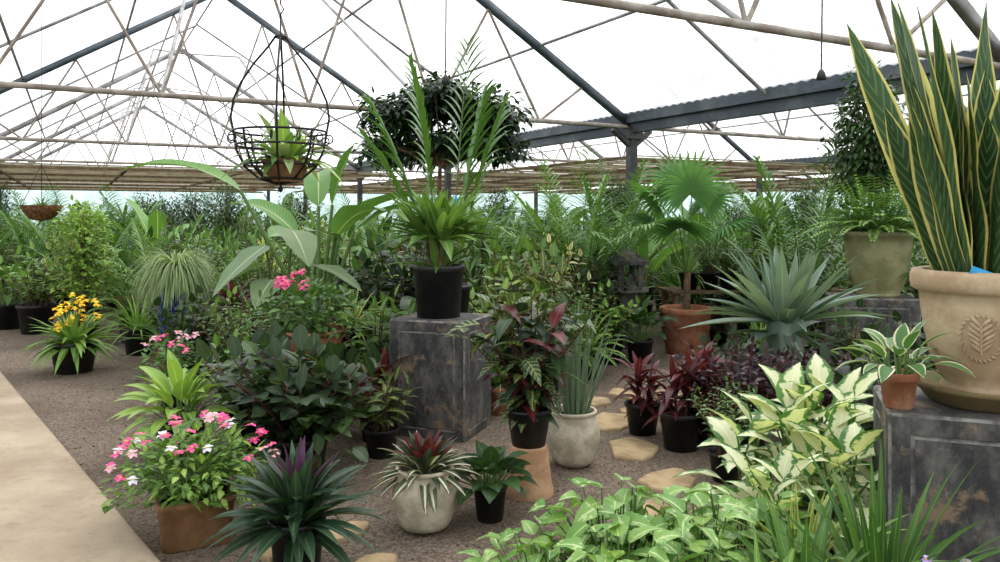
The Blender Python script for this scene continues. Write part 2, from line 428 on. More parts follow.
def pot(b, rt, rb, h, mat='black_plastic', style='plastic', c=(0, 0, 0), square=False, seg=32, rot=0):
    x, y, z = c
    if style == 'plastic': pr = [(.001, 0), (rb, 0), (rt*.955, h*.88), (rt*1.02, h*.885), (rt*1.035, h*.99), (rt*1.02, h), (rt*.95, h), (rt*.92, h*.86)]
    elif style == 'terra': pr = [(.001, 0), (rb*.97, 0), (rb, h*.02), (rt*.93, h*.76), (rt*1.0, h*.77), (rt*1.05, h*.8), (rt*1.05, h*.97), (rt*1.02, h), (rt*.93, h), (rt*.9, h*.86)]
    elif style == 'egg': pr = [(.001, 0), (rb*.8, 0), (rb, h*.05)]+[(rt*(.62+.43*sin(pi*(.12+.68*t))), h*(.08+.82*t)) for t in [i/10 for i in range(11)]]+[(rt*.87, h*.93), (rt*.93, h*.96), (rt*.92, h), (rt*.8, h), (rt*.78, h*.88)]
    elif style == 'olive': pr = [(.001, 0), (rb, 0), (rb*1.02, h*.04)]+[(rb+(rt*1.0-rb)*(t**.75)+.07*rt*sin(pi*t), h*(.05+.85*t)) for t in [i/10 for i in range(11)]]+[(rt*1.06, h*.92), (rt*1.1, h*.96), (rt*1.06, h), (rt*.94, h), (rt*.9, h*.88)]
    elif style == 'bowl': pr = [(.001, 0), (rb, 0)]+[(rb+(rt-rb)*sin(pi/2*t), h*(.9*t)) for t in [i/8 for i in range(9)]]+[(rt*1.06, h*.82), (rt*1.07, h), (rt*.95, h), (rt*.93, h*.86)]
    elif style == 'cyl': pr = [(.001, 0), (rb, 0), (rb*1.02, h*.03), (rt*.98, h*.86), (rt*1.03, h*.88), (rt*1.04, h*.98), (rt*1.02, h), (rt*.9, h), (rt*.88, h*.88)]
    b.lathe(pr, mat, seg if not square else 64, c, square, rot)
    rs, zs = pr[-1]
    b.lathe([(rs, zs), (rs*.5, zs+h*.015), (.001, zs+h*.02)], 'soil', seg if not square else 64, c, square, rot)
    return (x, y, z+zs)

# ------------------------------------------------------------ room shell (greenhouse axes)
AX = (-.481, .877); BX = (.877, .481)
def ab(a, b_, z): return (AX[0]*a+BX[0]*b_, AX[1]*a+BX[1]*b_, z)
def toab(x, y): return (AX[0]*x+AX[1]*y, BX[0]*x+BX[1]*y)
ROT = math.atan2(BX[1], BX[0])
axes3 = ((BX[0], BX[1], 0), (AX[0], AX[1], 0), (0, 0, 1))
HG = 2.8; K = .62; W2 = 4.8; HR = HG+K*W2
GUT = [7.24-9.6*2, 7.24-9.6, 7.24, 7.24+9.6, 7.24+19.2]
AM, AXM = -7., 37.

b = B(); b.poly([(-45, -12, 0), (45, -12, 0), (45, 55, 0), (-45, 55, 0)], 'gravel')
put('floor', b)
b = B()   # concrete path slab left
e = (-.63, .776); nn = (-.776, -.63); p0 = (-4.69, 7.29)
def pp(s_, w, z): return (p0[0]+e[0]*s_+nn[0]*w, p0[1]+e[1]*s_+nn[1]*w, z)
s0, s1 = -12, 22
pr = [(0, 0), (0, .042), (.012, .052), (.03, .055), (3.2, .055), (3.2, 0)]
for i in range(len(pr)-1):
    (w0, z0), (w1, z1) = pr[i], pr[i+1]
    b.poly([pp(s0, w0, z0), pp(s1, w0, z0), pp(s1, w1, z1), pp(s0, w1, z1)], 'path_concrete')
put('concrete_path', b.mesh('concrete_path', False))

def sheet(name, b0, z0, b1, z1):
    bb = B(); n = int((AXM-AM)/.075); r0 = []; r1 = []
    for i in range(n+1):
        a = AM+(AXM-AM)*i/n; o = .012*(1 if i % 2 else -1)
        r0.append((b0, a, z0+o)); r1.append((b1, a, z1+o))
    bb.grid([r0, r1], 'polycarbonate_sheet')
    put(name, bb.mesh(name), rot=ROT)
for g in range(len(GUT)-1):
    b0 = GUT[g]; rd = b0+W2
    sheet('ceiling_roof_sheet', b0+.05, HG+.14, rd, HR+.1)
    sheet('ceiling_roof_sheet', rd, HR+.1, GUT[g+1]-.05, HG+.14)
def wall(name, pa, pb, zt=HG):
    bb = B(); bb.poly([pa+(0,), pb+(0,), pb+(zt,), pa+(zt,)], 'wall_film'); put(name, bb)
f2 = lambda a, c: ab(a, c, 0)[:2]
wall('wall_back', f2(AXM, GUT[0]-.3), f2(AXM, GUT[-1]+.3))
wall('wall_left', f2(AM, GUT[0]-.3), f2(AXM, GUT[0]-.3))
wall('wall_right', f2(AM, GUT[-1]+.3), f2(AXM, GUT[-1]+.3))
wall('wall_front', f2(AM, GUT[0]-.3), f2(AM, GUT[-1]+.3))

TA = [-2.5, 3.86, 9.15, 15.6, 21.6, 27.6, 33.6]
for ti, a in enumerate(TA):
    b = B()
    for g in range(len(GUT)-1):
        b0, b1 = GUT[g], GUT[g+1]; rd = b0+W2
        b.tube([ab(a, b0, HG), ab(a, b1, HG)], .032, 'rusty_tube', 8)
        for s0 in (b0, b1):
            A0 = Vector(ab(a, s0, HG+.02)); A1 = Vector(ab(a, rd, HR)); d = (A1-A0); L = d.length; d.normalize()
            n_ = Vector(axes3[1]); u_ = d.cross(n_)
            b.box(tuple((A0+A1)/2), (L, .07, .11), 'steel_dark' if (ti in (2, 3)) else 'steel_grey', (tuple(d), tuple(n_), tuple(u_)))
        zr = lambda x: HR-K*abs(x-rd)
        seq = [(b0+1.6, b0+.9), (b0+1.6, b0+2.4), (b0+3.2, b0+2.4), (b0+3.2, b0+4.0), (b0+4.8, b0+4.0),
               (b0+4.8, b0+5.6), (b0+6.4, b0+5.6), (b0+6.4, b0+7.2), (b0+8.0, b0+7.2), (b0+8.0, b0+8.7)]
        for x0, x1 in seq:
            b.tube([ab(a, x0, HG), ab(a, x1, zr(x1)-.05)], .019, 'rusty_tube', 6)
        if ti < len(TA)-1:
            a2 = TA[ti+1]
            b.tube([ab(a, b0+3.2, HG), ab((a+a2)/2, rd-.9, zr(rd-.9)-.08), ab(a2, b0+4.8, HR-.1)], .024, 'steel_grey', 6)
            b.tube([ab(a, b0+6.4, HG), ab((a+a2)/2, rd+.9, zr(rd+.9)-.08), ab(a2, b0+4.8, HR-.1)], .024, 'steel_grey', 6)
    put('roof_truss', b.mesh('roof_truss', True))
b = B()
for i in range(len(TA)-1):
    a = (TA[i]+TA[i+1])/2
    for g in range(len(GUT)-1):
        b0, b1 = GUT[g], GUT[g+1]; rd = b0+W2
        b.tube([ab(a, b0, HG+.05), ab(a, rd, HR), ab(a, b1, HG+.05)], .026, 'steel_grey', 6)
put('roof_rafters', b)
b = B()
for g in range(len(GUT)-1):
    b0 = GUT[g]; rd = b0+W2
    for x in (b0+1.6, b0+3.2, rd, rd+1.6, rd+3.2):
        z = HR-K*abs(x-rd)+.045
        b.tube([ab(AM, x, z), ab(AXM, x, z)], .022, 'steel_grey', 6)
put('roof_purlins', b)
for gi, gb in enumerate(GUT):
    b = B()
    b.box(ab((AM+AXM)/2, gb, HG+.06), (.24, AXM-AM, .02), 'steel_dark', axes3)
    for s_ in (-.12, .12):
        b.box(ab((AM+AXM)/2, gb+s_, HG+.13), (.012, AXM-AM, .16), 'steel_dark', axes3)
    b.box(ab((AM+AXM)/2, gb, HG-.02), (.1, AXM-AM, .14), 'steel_dark', axes3)
    put('roof_gutter', b.mesh('g', False))
    for a in TA:
        if abs(gb-7.24) < .1 and a < 8: continue
        b = B(); b.box((0, 0, (HG-.02)/2), (.12, .12, HG-.05), 'post_dark')
        b.box((0, 0, .02), (.28, .28, .04), 'post_dark')
        for s_ in (-1, 1):
            d = Vector((s_*.8, 0, .6)).normalized()
            b.box((s_*.17, 0, HG-.17), (.42, .09, .07), 'post_dark', (tuple(d), (0, 1, 0), (-d.z, 0, d.x)))
        b.box((0, 0, HG-.1), (.26, .2, .16), 'post_dark')
        put('steel_post', b.mesh('p', False), ab(a, gb, 0), ROT)
def reed(name, a0, a1, b0, b1, z, step=.2):
    b = B(); a = a0
    while a < a1:
        b.box(ab(a, (b0+b1)/2, z+R.uniform(-.012, .012)), (b1-b0, step*.36, .015), 'reed', axes3); a += step
    x = b0
    while x <= b1+.01:
        b.box(ab((a0+a1)/2, x, z-.03), (.05, a1-a0, .05), 'timber', axes3); x += 2.4
    a = a0
    while a < a1:
        b.box(ab(a, (b0+b1)/2, z-.08), (b1-b0, .05, .05), 'timber', axes3); a += 3.
    put(name, b.mesh(name, False))
reed('reed_shade_mat', 17.5, 34., -11, 6.8, 2.5)
reed('reed_shade_mat', 10.5, 33., 8.2, 16., 2.5)
reed('reed_shade_mat', 6., 30., 17.6, 25., 2.5, .2)

# ------------------------------------------------------------ species
def sp_areca(n=12, L=1.35, seed=1, pt=True, ll=.3, lw=.024, el=(50, 84), droop=1.0, mat='palm_leaf'):
    R.seed(seed); b = B(); c = pot(b, .17, .12, .3, 'black_plastic') if pt else (0, 0, 0)
    for i in range(n):
        az = i*GA; t = i/n
        frond(b, (cos(az)*.04, sin(az)*.04, c[2]), az, radians(el[1]+(el[0]-el[1])*t), L*R.uniform(.8, 1.05), droop, 26, ll, lw, mat, ldroop=.9, vee=.15)
    return b
def sp_banana(n=8, seed=2, PL=.8, L=.85, W=.26, mat='banana_leaf', prof='paddle'):
    R.seed(seed); b = B(); c = pot(b, .2, .15, .32)
    for i in range(n):
        az = i*GA; el = radians(84-3.2*i)
        d = Vector(sph(az, el)); p = Vector((cos(az)*.03, sin(az)*.03, c[2])); pts = [p.copy()]
        pl = PL*R.uniform(.7, 1.15)
        for k in range(5): d = (d+Vector((0, 0, -.05))).normalized(); p = p+d*pl/5; pts.append(p.copy())
        b.tube(pts, [.02-.002*k for k in range(6)], 'stem_green', 6)
        leaf(b, tuple(p), tuple(d+Vector((cos(az)*.25, sin(az)*.25, 0))), L*R.uniform(.8, 1.1), W, prof, 1.1, .3, mat, 12, R.uniform(-.3, .3), None, .08, 5)
    return b
def sp_dracaena(mat='mid_leaf', seed=3, canes=3, H=.8, L=.42, W=.04, n=34, potm='black_plastic', stem='stem_brown'):
    R.seed(seed); b = B(); c = pot(b, .16, .12, .28, potm)
    for k in range(canes):
        h = H*(1-.28*k); a = k*2.1; top = (cos(a)*.07, sin(a)*.07, c[2]+h)
        b.tube([(cos(a)*.04, sin(a)*.04, c[2]), top], .012, stem, 6)
        for q in range(3):
            rosette(b, (top[0], top[1], top[2]-.1*(2-q)), n//3, L, W, 75, 10-12*(2-q), .9, mat, 'lance', r0=.012)
    return b
def sp_shrub(mat='dark_leaf', seed=4, H=.7, spread=.32, L=.12, W=.06, ns=18, nl=13, prof='ovate', potm='black_plastic', stem='stem_brown', pr=.16, ph=.26, start=.2):
    R.seed(seed); b = B(); c = pot(b, pr, pr*.75, ph, potm)
    stems(b, c, ns, H, spread, nl, L, W, mat, stem, prof, pet=.15, r0=pr*.5, start=start)
    return b
def sp_fern(mat='fern_leaf', seed=5, n=42, L=.5, potm='black_plastic', pt=True):
    R.seed(seed); b = B(); c = pot(b, .15, .11, .22, potm) if pt else (0, 0, 0)
    for i in range(n):
        az = i*GA; t = i/n
        frond(b, (cos(az)*.03, sin(az)*.03, c[2]), az, radians(80-60*t), L*R.uniform(.75, 1.05), 1.5, 20, .055, .017, mat, sr=.0025, start=.08, ang=75, vee=.1, seg=2)
    return b
def sp_lily(mat='bright_leaf', seed=6, n=50, L=.5, W=.025, potm='black_plastic', e=(85, 25), droop=1.2, flowers=None, pr=.15, prof='grass'):
    R.seed(seed); b = B(); c = pot(b, pr, pr*.75, .26, potm)
    rosette(b, c, n, L, W, e[0], e[1], droop, mat, prof, r0=.04)
    if flowers:
        for i in range(13):
            az = R.uniform(0, 6.28); rr = R.uniform(.02, .2); h = R.uniform(.16, .38)
            p = (cos(az)*rr, sin(az)*rr, c[2]+h); b.tube([(0, 0, c[2]), p], .004, 'stem_green', 4)
            for q in range(3): flower(b, (p[0]+R.uniform(-.03, .03), p[1]+R.uniform(-.03, .03), p[2]+q*.025), .038, flowers)
    return b
def sp_spath(mat='mid_leaf', seed=7, n=30, PL=.28, L=.26, W=.09, prof='lance', potm='black_plastic', pr=.15, e=(82, 30), ph=.24, stem='stem_green', wave=0., pstyle='plastic', droop=1.):
    R.seed(seed); b = B(); c = pot(b, pr, pr*.75, ph, potm, pstyle)
    for i in range(n):
        az = i*GA; t = i/n; el = radians(e[0]+(e[1]-e[0])*t)+R.gauss(0, .08); d = sph(az, el); pl = PL*R.uniform(.6, 1.1)
        s0 = (cos(az)*.03, sin(az)*.03, c[2]); p = tuple(s0[j]+d[j]*pl for j in range(3))
        b.tube([s0, p], .0035, stem, 4)
        leaf(b, p, sph(az, el-.25), L*R.uniform(.75, 1.1), W*R.uniform(.85, 1.1), prof, droop, .22, mat, 7, R.uniform(-.3, .3), None, wave)
    return b
def sp_tree(mat='deep_leaf', seed=8, H=1.9, c=(0, 0, 1.9), rad=(.55, .55, .5), n=1300, L=.075, W=.035, pr=.22, up=.1, droop=.7):
    R.seed(seed); b = B(); p = pot(b, pr, pr*.75, .38)
    b.tube([(0, 0, p[2]), (.02, .01, (p[2]+c[2])/2), (0, 0, c[2]-rad[2]*.5)], [.022, .018, .014], 'stem_brown', 7)
    cloud(b, c, rad, n, L, W, mat, 'ovate', droop, 3, .45, up=up, twigs=26, root=(0, 0, c[2]-rad[2]*.55), tr=.01)
    return b
M = {}
def reg(k, b): M[k] = b.mesh(k)
reg('areca_palm', sp_areca()); reg('areca_palm_b', sp_areca(10, 1.1, 21, ll=.26, droop=1.3, el=(40, 80)))
reg('bird_of_paradise_plant', sp_banana()); reg('banana_plant', sp_banana(7, 22, .7, 1.1, .3))
reg('dracaena_plant', sp_dracaena()); reg('variegated_dracaena', sp_dracaena('yellow_stripe_leaf', 23, 3, .6, .4, .035))
reg('glossy_shrub', sp_shrub()); reg('dark_shrub', sp_shrub('deep_leaf', 24, .6, .34, .11, .065, 20, 13))
reg('bright_shrub', sp_shrub('bright_leaf', 25, .55, .3, .1, .05, 18, 12)); reg('croton_plant', sp_shrub('croton_leaf', 26, .6, .25, .17, .06, 10, 13, 'lance'))
reg('mid_green_shrub', sp_shrub('mid_leaf', 251, .65, .3, .14, .06, 16, 12))
reg('pale_variegated_ficus', sp_shrub('pale_varieg_leaf', 27, .9, .28, .09, .04, 18, 18))
reg('fine_leaf_shrub', sp_shrub('mid_leaf', 271, .75, .3, .07, .024, 26, 20, 'lance'))
reg('boston_fern', sp_fern()); reg('spider_lily', sp_lily()); reg('variegated_flax_lily', sp_lily('yellow_stripe_leaf', 28, 60, .42, .024))
reg('peace_lily', sp_spath()); reg('philodendron_plant', sp_spath('dark_leaf', 29, 18, .4, .32, .22, 'heart', pr=.18))
reg('cordyline_plant', sp_dracaena('maroon_leaf', 30, 2, .3, .34, .07, 26, stem='stem_maroon'))
reg('weeping_fig_tree', sp_tree('dark_leaf', 31, 1.7, (0, 0, 1.6), (.45, .45, .7), 1900, .075, .034, droop=1.4))
reg('lime_shrub', sp_shrub('lime_leaf', 32, .5, .3, .1, .06, 14, 10))
R.seed(320); b = B(); c = pot(b, .17, .12, .28, 'terracotta', 'terra')
for i in range(44):
    az = i*GA; leaf(b, (cos(az)*.03, sin(az)*.03, c[2]), sph(az, radians(R.uniform(30, 86))), R.uniform(.5, .85), .045, 'grass', 1.0, .3, 'mid_leaf', 8)
reg('strap_leaf_plant', b)

# ------------------------------------------------------------ background scatter
R.seed(99)
kinds = [('areca_palm', 6, .95, 1.3), ('areca_palm_b', 5, .9, 1.45), ('bird_of_paradise_plant', 3, .8, 1.05), ('banana_plant', 1, .8, 1.),
         ('dracaena_plant', 5, 1., 1.4), ('variegated_dracaena', 3, 1., 1.3), ('glossy_shrub', 4, 1.1, 1.7), ('dark_shrub', 3, 1.1, 1.7),
         ('bright_shrub', 5, 1.1, 1.7), ('mid_green_shrub', 5, 1.1, 1.7), ('croton_plant', 3, 1.1, 1.7), ('pale_variegated_ficus', 3, 1., 1.4), ('boston_fern', 3, 1., 1.6), ('fine_leaf_shrub', 4, 1.1, 1.7),
         ('philodendron_plant', 3, 1., 1.5), ('weeping_fig_tree', 3, .75, .95), ('lime_shrub', 3, 1., 1.6), ('cordyline_plant', 3, 1.2, 1.8), ('strap_leaf_plant', 4, 1.1, 1.6)]
pool = [k for k in kinds for _ in range(k[1])]
posts = [ab(a, g, 0) for a in TA for g in GUT]
Y = 9.6
while Y < 25:
    step = .66+.035*(Y-9.6)
    X = -.82*Y-1.5
    while X < .82*Y+1.5:
        x = X+R.uniform(-.25, .25); y = Y+R.uniform(-.25, .25); X += step*R.uniform(.85, 1.35)
        if y < 11.2 and x < -5.2: continue
        if y < 10.3 and 1.2 < x < 3: continue
        A_, B_ = toab(x, y)
        if B_ < GUT[0]+1.2 or B_ > GUT[-1]-1.2 or A_ > AXM-1.5: continue
        if abs((x+4.69)*.776+(y-7.29)*.63+.2) < .7 and y > 11.: continue
        if any(abs(x-q[0]) < .35 and abs(y-q[1]) < .35 for q in posts): continue
        k = R.choice(pool)
        put(k[0].replace('_b', '') if k[0].endswith('_b') else k[0], M[k[0]], (x, y, 0), R.uniform(0, 6.28), R.uniform(k[2], k[3])*(1 if y < 13 else 1.1))
    Y += .82+.04*(Y-9.6)

# ------------------------------------------------------------ pedestals
def pedestal(loc, w, d, h, rot):
    b = B(); W_, D_ = w/2, d/2
    def face(o, ux, uy, n_, fw, fh):
        def q(x, y, z): return tuple(o[i]+ux[i]*x+uy[i]*y+n_[i]*z for i in range(3))
        rings = [(0, 0), (.06, 0), (.064, -.006), (.071, -.006), (.075, 0), ]
        prev = None
        for (m, z) in rings:
            r = [q(-fw/2+m, m, z), q(fw/2-m, m, z), q(fw/2-m, fh-m, z), q(-fw/2+m, fh-m, z)]
            if prev:
                mt = 'worn_edge' if (m > .061) else 'weathered_concrete'
                for i in range(4): b.poly([prev[i], prev[(i+1) % 4], r[(i+1) % 4], r[i]], mt)
            prev = r
        b.poly(prev, 'weathered_concrete')
    ch = .01; hh = h-ch
    face((0, -D_, 0), (1, 0, 0), (0, 0, 1), (0, -1, 0), w-2*ch, hh)
    face((0, D_, 0), (-1, 0, 0), (0, 0, 1), (0, 1, 0), w-2*ch, hh)
    face((W_, 0, 0), (0, 1, 0), (0, 0, 1), (1, 0, 0), d-2*ch, hh)
    face((-W_, 0, 0), (0, -1, 0), (0, 0, 1), (-1, 0, 0), d-2*ch, hh)
    x0, y0 = W_-ch, D_-ch
    b.poly([(-x0, -y0, h), (x0, -y0, h), (x0, y0, h), (-x0, y0, h)], 'weathered_concrete')
    for (sx, sy) in ((1, 1), (1, -1), (-1, -1), (-1, 1)):
        b.poly([(sx*x0, sy*D_, 0), (sx*W_, sy*y0, 0), (sx*W_, sy*y0, hh), (sx*x0, sy*D_, hh)], 'worn_edge')
        b.poly([(sx*x0, sy*D_, hh), (sx*W_, sy*y0, hh), (sx*x0, sy*y0, h)], 'worn_edge')
    for sy in (1, -1):
        b.poly([(-x0, sy*D_, hh), (x0, sy*D_, hh), (x0, sy*y0, h), (-x0, sy*y0, h)], 'worn_edge')
        b.poly([(sy*W_, -y0, hh), (sy*W_, y0, hh), (sy*x0, y0, h), (sy*x0, -y0, h)], 'worn_edge')
    put('concrete_pedestal', b.mesh('concrete_pedestal', False), loc, rot)
pedestal((-.41, 5.45, 0), .56, .5, .79, radians(-20))
pedestal((1.75, 2.879, 0), .62, .5, .80, radians(-20))
pedestal((3.22, 6.75, 0), .66, .5, .80, radians(-14))

# --- pedestal centre: black pot with tall plant
R.seed(41); b = B(); c = pot(b, .18, .15, .36, 'black_plastic')
for (dx, dy) in ((-.06, 0), (.07, .03), (0, -.06), (.02, .06)):
    b.tube([(dx, dy, c[2]), (dx*1.5, dy*1.5, c[2]+.3)], .014, 'stem_brown', 6)
    rosette(b, (dx*1.5, dy*1.5, c[2]+.22), 22, .5, .08, 84, 15, .75, 'mid_leaf', 'lance', r0=.015, seg=8)
rosette(b, c, 16, .4, .06, 75, 30, .9, 'mid_leaf', 'lance')
b.box((.1, -.1, c[2]+.5), (.02, .002, .07), 'blue_tag')
put('potted_corn_plant', b, (-.43, 5.45, .79), .3)
R.seed(42); b = B()
c = pot(b, .19, .15, .34)
for i, (az, el, L) in enumerate(((3.3, 83, 1.75), (2.9, 73, 1.6), (0.1, 82, 1.6), (.5, 86, 1.95), (-.4, 77, 1.5), (3.5, 66, 1.35))):
    frond(b, (cos(az)*.03, sin(az)*.03, c[2]), az, radians(el), L*1.05, .5, 15, .44, .026, 'palm_leaf', ang=50, vee=.0, start=.42, sr=.011, ldroop=.9, seg=5)
pedestal((-.42, 6.25, 0), .5, .45, .6, radians(-20))
put('kentia_palm', b, (-.42, 6.25, .6), .2)
R.seed(43); b = B(); p = pot(b, .24, .18, .4)
b.tube([(0, 0, p[2]), (.03, .02, 1.1), (-.02, 0, 1.75), (0, 0, 2.3)], [.03, .026, .02, .016], 'stem_brown', 8)
for (x, y, z, rx, rz, n) in ((0, 0, 2.6, .42, .22, 1300), (-.42, -.1, 2.42, .36, .2, 950), (.45, .05, 2.45, .38, .22, 1050), (-.15, .2, 2.16, .4, .18, 700), (.25, -.15, 2.2, .38, .18, 700), (-.55, 0, 2.12, .26, .15, 350), (.6, .1, 2.15, .26, .16, 350)):
    cloud(b, (x, y, z), (rx, rx, rz), n, .095, .05, 'deep_leaf', 'ovate', 1., 3, .4, up=0., twigs=8, root=(0, 0, 1.95), tr=.01)
put('layered_fig_tree', b, (-.55, 7.3, 0), 0)

# --- left front group
R.seed(50); b = B(); c = pot(b, .165, .145, .22, 'brown_clay', 'cyl', square=True, rot=.45)
cloud(b, (0, 0, .31), (.34, .3, .2), 1100, .062, .03, 'mid_leaf', 'ovate', .5, 3, .4, twigs=20, root=(0, 0, .2), stem='stem_green', tr=.004, zmin=.2)
cloud(b, (0, 0, .33), (.35, .31, .2), 300, .062, .03, 'bright_leaf', 'ovate', .5, 3, .6, zmin=.2)
for i in range(46):
    a = R.uniform(0, 6.28); e_ = R.uniform(.05, 1.4); p = (cos(a)*cos(e_)*.36, sin(a)*cos(e_)*.33, .34+sin(e_)*.22)
    flower(b, p, .03, R.choice(['pink_petal', 'pink_petal', 'pink_petal', 'palepink_petal', 'white_petal']))
put('potted_pink_impatiens', b, (-1.42, 3.62, 0), 0)
put('potted_peace_lily', sp_spath('bright_leaf', 51, 50, .2, .28, .09, pr=.15, e=(84, 20)), (-1.95, 4.75, 0), 0)
R.seed(52); b = B(); c = pot(b, .13, .1, .2)
cloud(b, (0, 0, .36), (.28, .26, .2), 380, .06, .035, 'mid_leaf', twigs=14, root=(0, 0, .18), stem='stem_green', tr=.003, zmin=.18)
for i in range(14):
    a = R.uniform(0, 6.28); e_ = R.uniform(.2, 1.4); flower(b, (cos(a)*cos(e_)*.28, sin(a)*cos(e_)*.26, .38+sin(e_)*.22), .04, 'palepink_petal' if i % 3 else 'pink_petal')
put('potted_pink_rose', b, (-2.5, 6.0, 0), 0)
R.seed(53); b = B(); c = pot(b, .115, .09, .25)
rosette(b, c, 62, .38, .06, 78, 0, .75, 'rhoeo_leaf', 'lance', r0=.03, fold=.35)
rosette(b, (0, 0, c[2]+.08), 34, .3, .055, 82, 20, .6, 'rhoeo_leaf', 'lance', r0=.03, fold=.35)
rosette(b, (0, 0, c[2]+.14), 4, .26, .035, 86, 75, .2, 'violet_leaf', 'lance', r0=.012)
rosette(b, (.02, 0, c[2]+.1), 8, .28, .05, 75, 50, .5, 'purple_leaf', 'lance', r0=.012)
put('potted_oyster_plant', b, (-.84, 3.22, 0), 0)
R.seed(54); b = B(); c = pot(b, .17, .13, .26)
stems(b, c, 30, .62, .46, 13, .13, .085, 'deep_leaf', 'stem_maroon', 'round', .5, (0, 50), .1, pet=.2, r0=.1)
cloud(b, (0, 0, .45), (.46, .4, .32), 240, .12, .08, 'dark_leaf', 'round', .5, 4, zmin=.12)
put('potted_rubber_shrub', b, (-1.14, 4.4, 0), 0)
put('dark_shrub', M['dark_shrub'], (-1.62, 5.0, 0), 0.5, .85)
put('mid_green_shrub', M['mid_green_shrub'], (-1.8, 5.35, 0), 0.5, .8)
put('croton_plant', M['croton_plant'], (-.74, 4.85, 0), 0.5, .68)
pedestal((-1.32, 5.3, 0), .4, .38, .56, radians(-15))
R.seed(55); b = B(); c = pot(b, .215, .14, .18, 'terracotta', 'bowl')
cloud(b, (0, 0, .29), (.38, .32, .22), 620, .085, .042, 'mid_leaf', twigs=18, root=(0, 0, .15), stem='stem_green', tr=.004, zmin=.16)
for i in range(13):
    a = R.uniform(0, 6.28); e_ = R.uniform(.4, 1.5); p = (cos(a)*cos(e_)*.34, sin(a)*cos(e_)*.3, .34+sin(e_)*.22)
    flower(b, p, .04, 'pink_petal'); flower(b, (p[0]+.025, p[1], p[2]+.015), .035, 'pink_petal')
put('potted_pink_begonia', b, (-1.26, 5.2, .56), 0)
R.seed(56); b = B(); c = pot(b, .15, .075, .30, 'cream_stone', 'egg')
rosette(b, c, 44, .27, .052, 62, 5, .9, 'tricolor_leaf', 'strap', r0=.03, fold=.3)
rosette(b, (0, 0, c[2]+.04), 20, .2, .05, 85, 45, .5, 'maroon_leaf', 'lance', r0=.02)
rosette(b, (0, 0, c[2]+.02), 16, .22, .045, 75, 35, .6, 'rhoeo_leaf', 'lance', r0=.02)
put('potted_tricolor_oyster_plant', b, (-.36, 3.72, 0), 0)
put('potted_violet_plant', sp_spath('dark_leaf', 57, 44, .14, .13, .085, 'ovate', pr=.085, ph=.17, e=(85, 15)), (-.05, 3.84, 0), 0)
R.seed(58); b = B()
b.lathe([(.135, 0), (.135, .03), (.125, .06), (.1, .25), (.097, .262), (.001, .262)], 'pale_terracotta', 32)
put('upturned_clay_pot', b, (.155, 4.2, 0))
b = B(); c = pot(b, .125, .09, .2)
for s_ in range(18):
    a = s_*GA; q = sqrt((s_+.5)/18); h = .75*(1-.4*q)*R.uniform(.8, 1.05)
    tx, ty = cos(a)*.36*q, sin(a)*.32*q
    b.tube([(tx*.15, ty*.15, c[2]), (tx*.5, ty*.5, c[2]+h*.55), (tx, ty, c[2]+h)], [.006, .005, .003], 'stem_maroon', 5)
    for i in range(13):
        t = .04+.96*i/12; p = (tx*t**1.3, ty*t**1.3, c[2]+h*t)
        m = R.choice(['calathea_leaf', 'calathea_leaf', 'dark_leaf', 'maroon_leaf', 'croton_leaf', 'deep_leaf'])
        leaf(b, p, sph(i*GA+s_, radians(R.uniform(-10, 60))), R.uniform(.15, .23), .08, 'ovate', .9, .25, m, 6, R.uniform(-.3, .3))
put('potted_calathea', b, (.155, 4.2, .262), 0)
R.seed(59); b = B(); c = pot(b, .155, .105, .33, 'cream_stone', 'egg')
for i in range(34):
    a = i*GA; q = sqrt((i+.5)/34)*.1
    leaf(b, (cos(a)*q, sin(a)*q, c[2]), sph(a, radians(R.uniform(66, 88))), R.uniform(.4, .74), .024, 'sword', .1, .6, 'spear_leaf', 6)
put('potted_cylinder_snake_plant', b, (.44, 4.68, 0), 0)
put('cordyline_plant', M['cordyline_plant'], (-.82, 5.2, 0), 1., .8)
put('variegated_flax_lily', M['variegated_flax_lily'], (-1.2, 6.2, .35), 1., 1.05)
bb = B(); bb.box((0, 0, .175), (.34, .34, .35), 'timber'); bb.box((0, 0, .01), (.4, .4, .02), 'timber'); bb.box((0, 0, .34), (.38, .38, .02), 'timber')
put('timber_block_stand', bb.mesh('tb', False), (-1.2, 6.2, 0))

put('potted_yellow_lily', sp_lily('bright_leaf', 60, 90, .44, .05, 'black_plastic', (82, 5), 1.1, 'yellow_petal', .19, 'lance'), (-4.08, 7.45, 0), 0, 1.12)
R.seed(61); b = B(); c = pot(b, .19, .14, .78, 'blue_glaze', 'cyl')
for i in range(1000):
    a = R.uniform(0, 6.28); leaf(b, (cos(a)*.06, sin(a)*.06, c[2]+.26), sph(a, radians(R.uniform(5, 80))), R.uniform(.38, .6), .013, 'grass', 3.0, .2, 'grass_leaf', 8)
b.tube([(0, 0, c[2]), (0, 0, c[2]+.27)], .045, 'stem_brown', 8)
put('potted_ponytail_palm', b, (-3.2, 7.7, 0), 0)
R.seed(62); b = B(); c = pot(b, .2, .15, .35)
b.tube([(0, 0, .3), (0, 0, 1.5)], .03, 'timber', 8)
cloud(b, (0, 0, 1.25), (.36, .36, .4), 1200, .075, .045, 'bright_leaf', zmin=.35, twigs=12)
cloud(b, (0.05, 0, .75), (.42, .4, .35), 800, .075, .045, 'bright_leaf', zmin=.35)
put('climbing_fig_on_pole', b, (-5.1, 9.5, 0), 0)
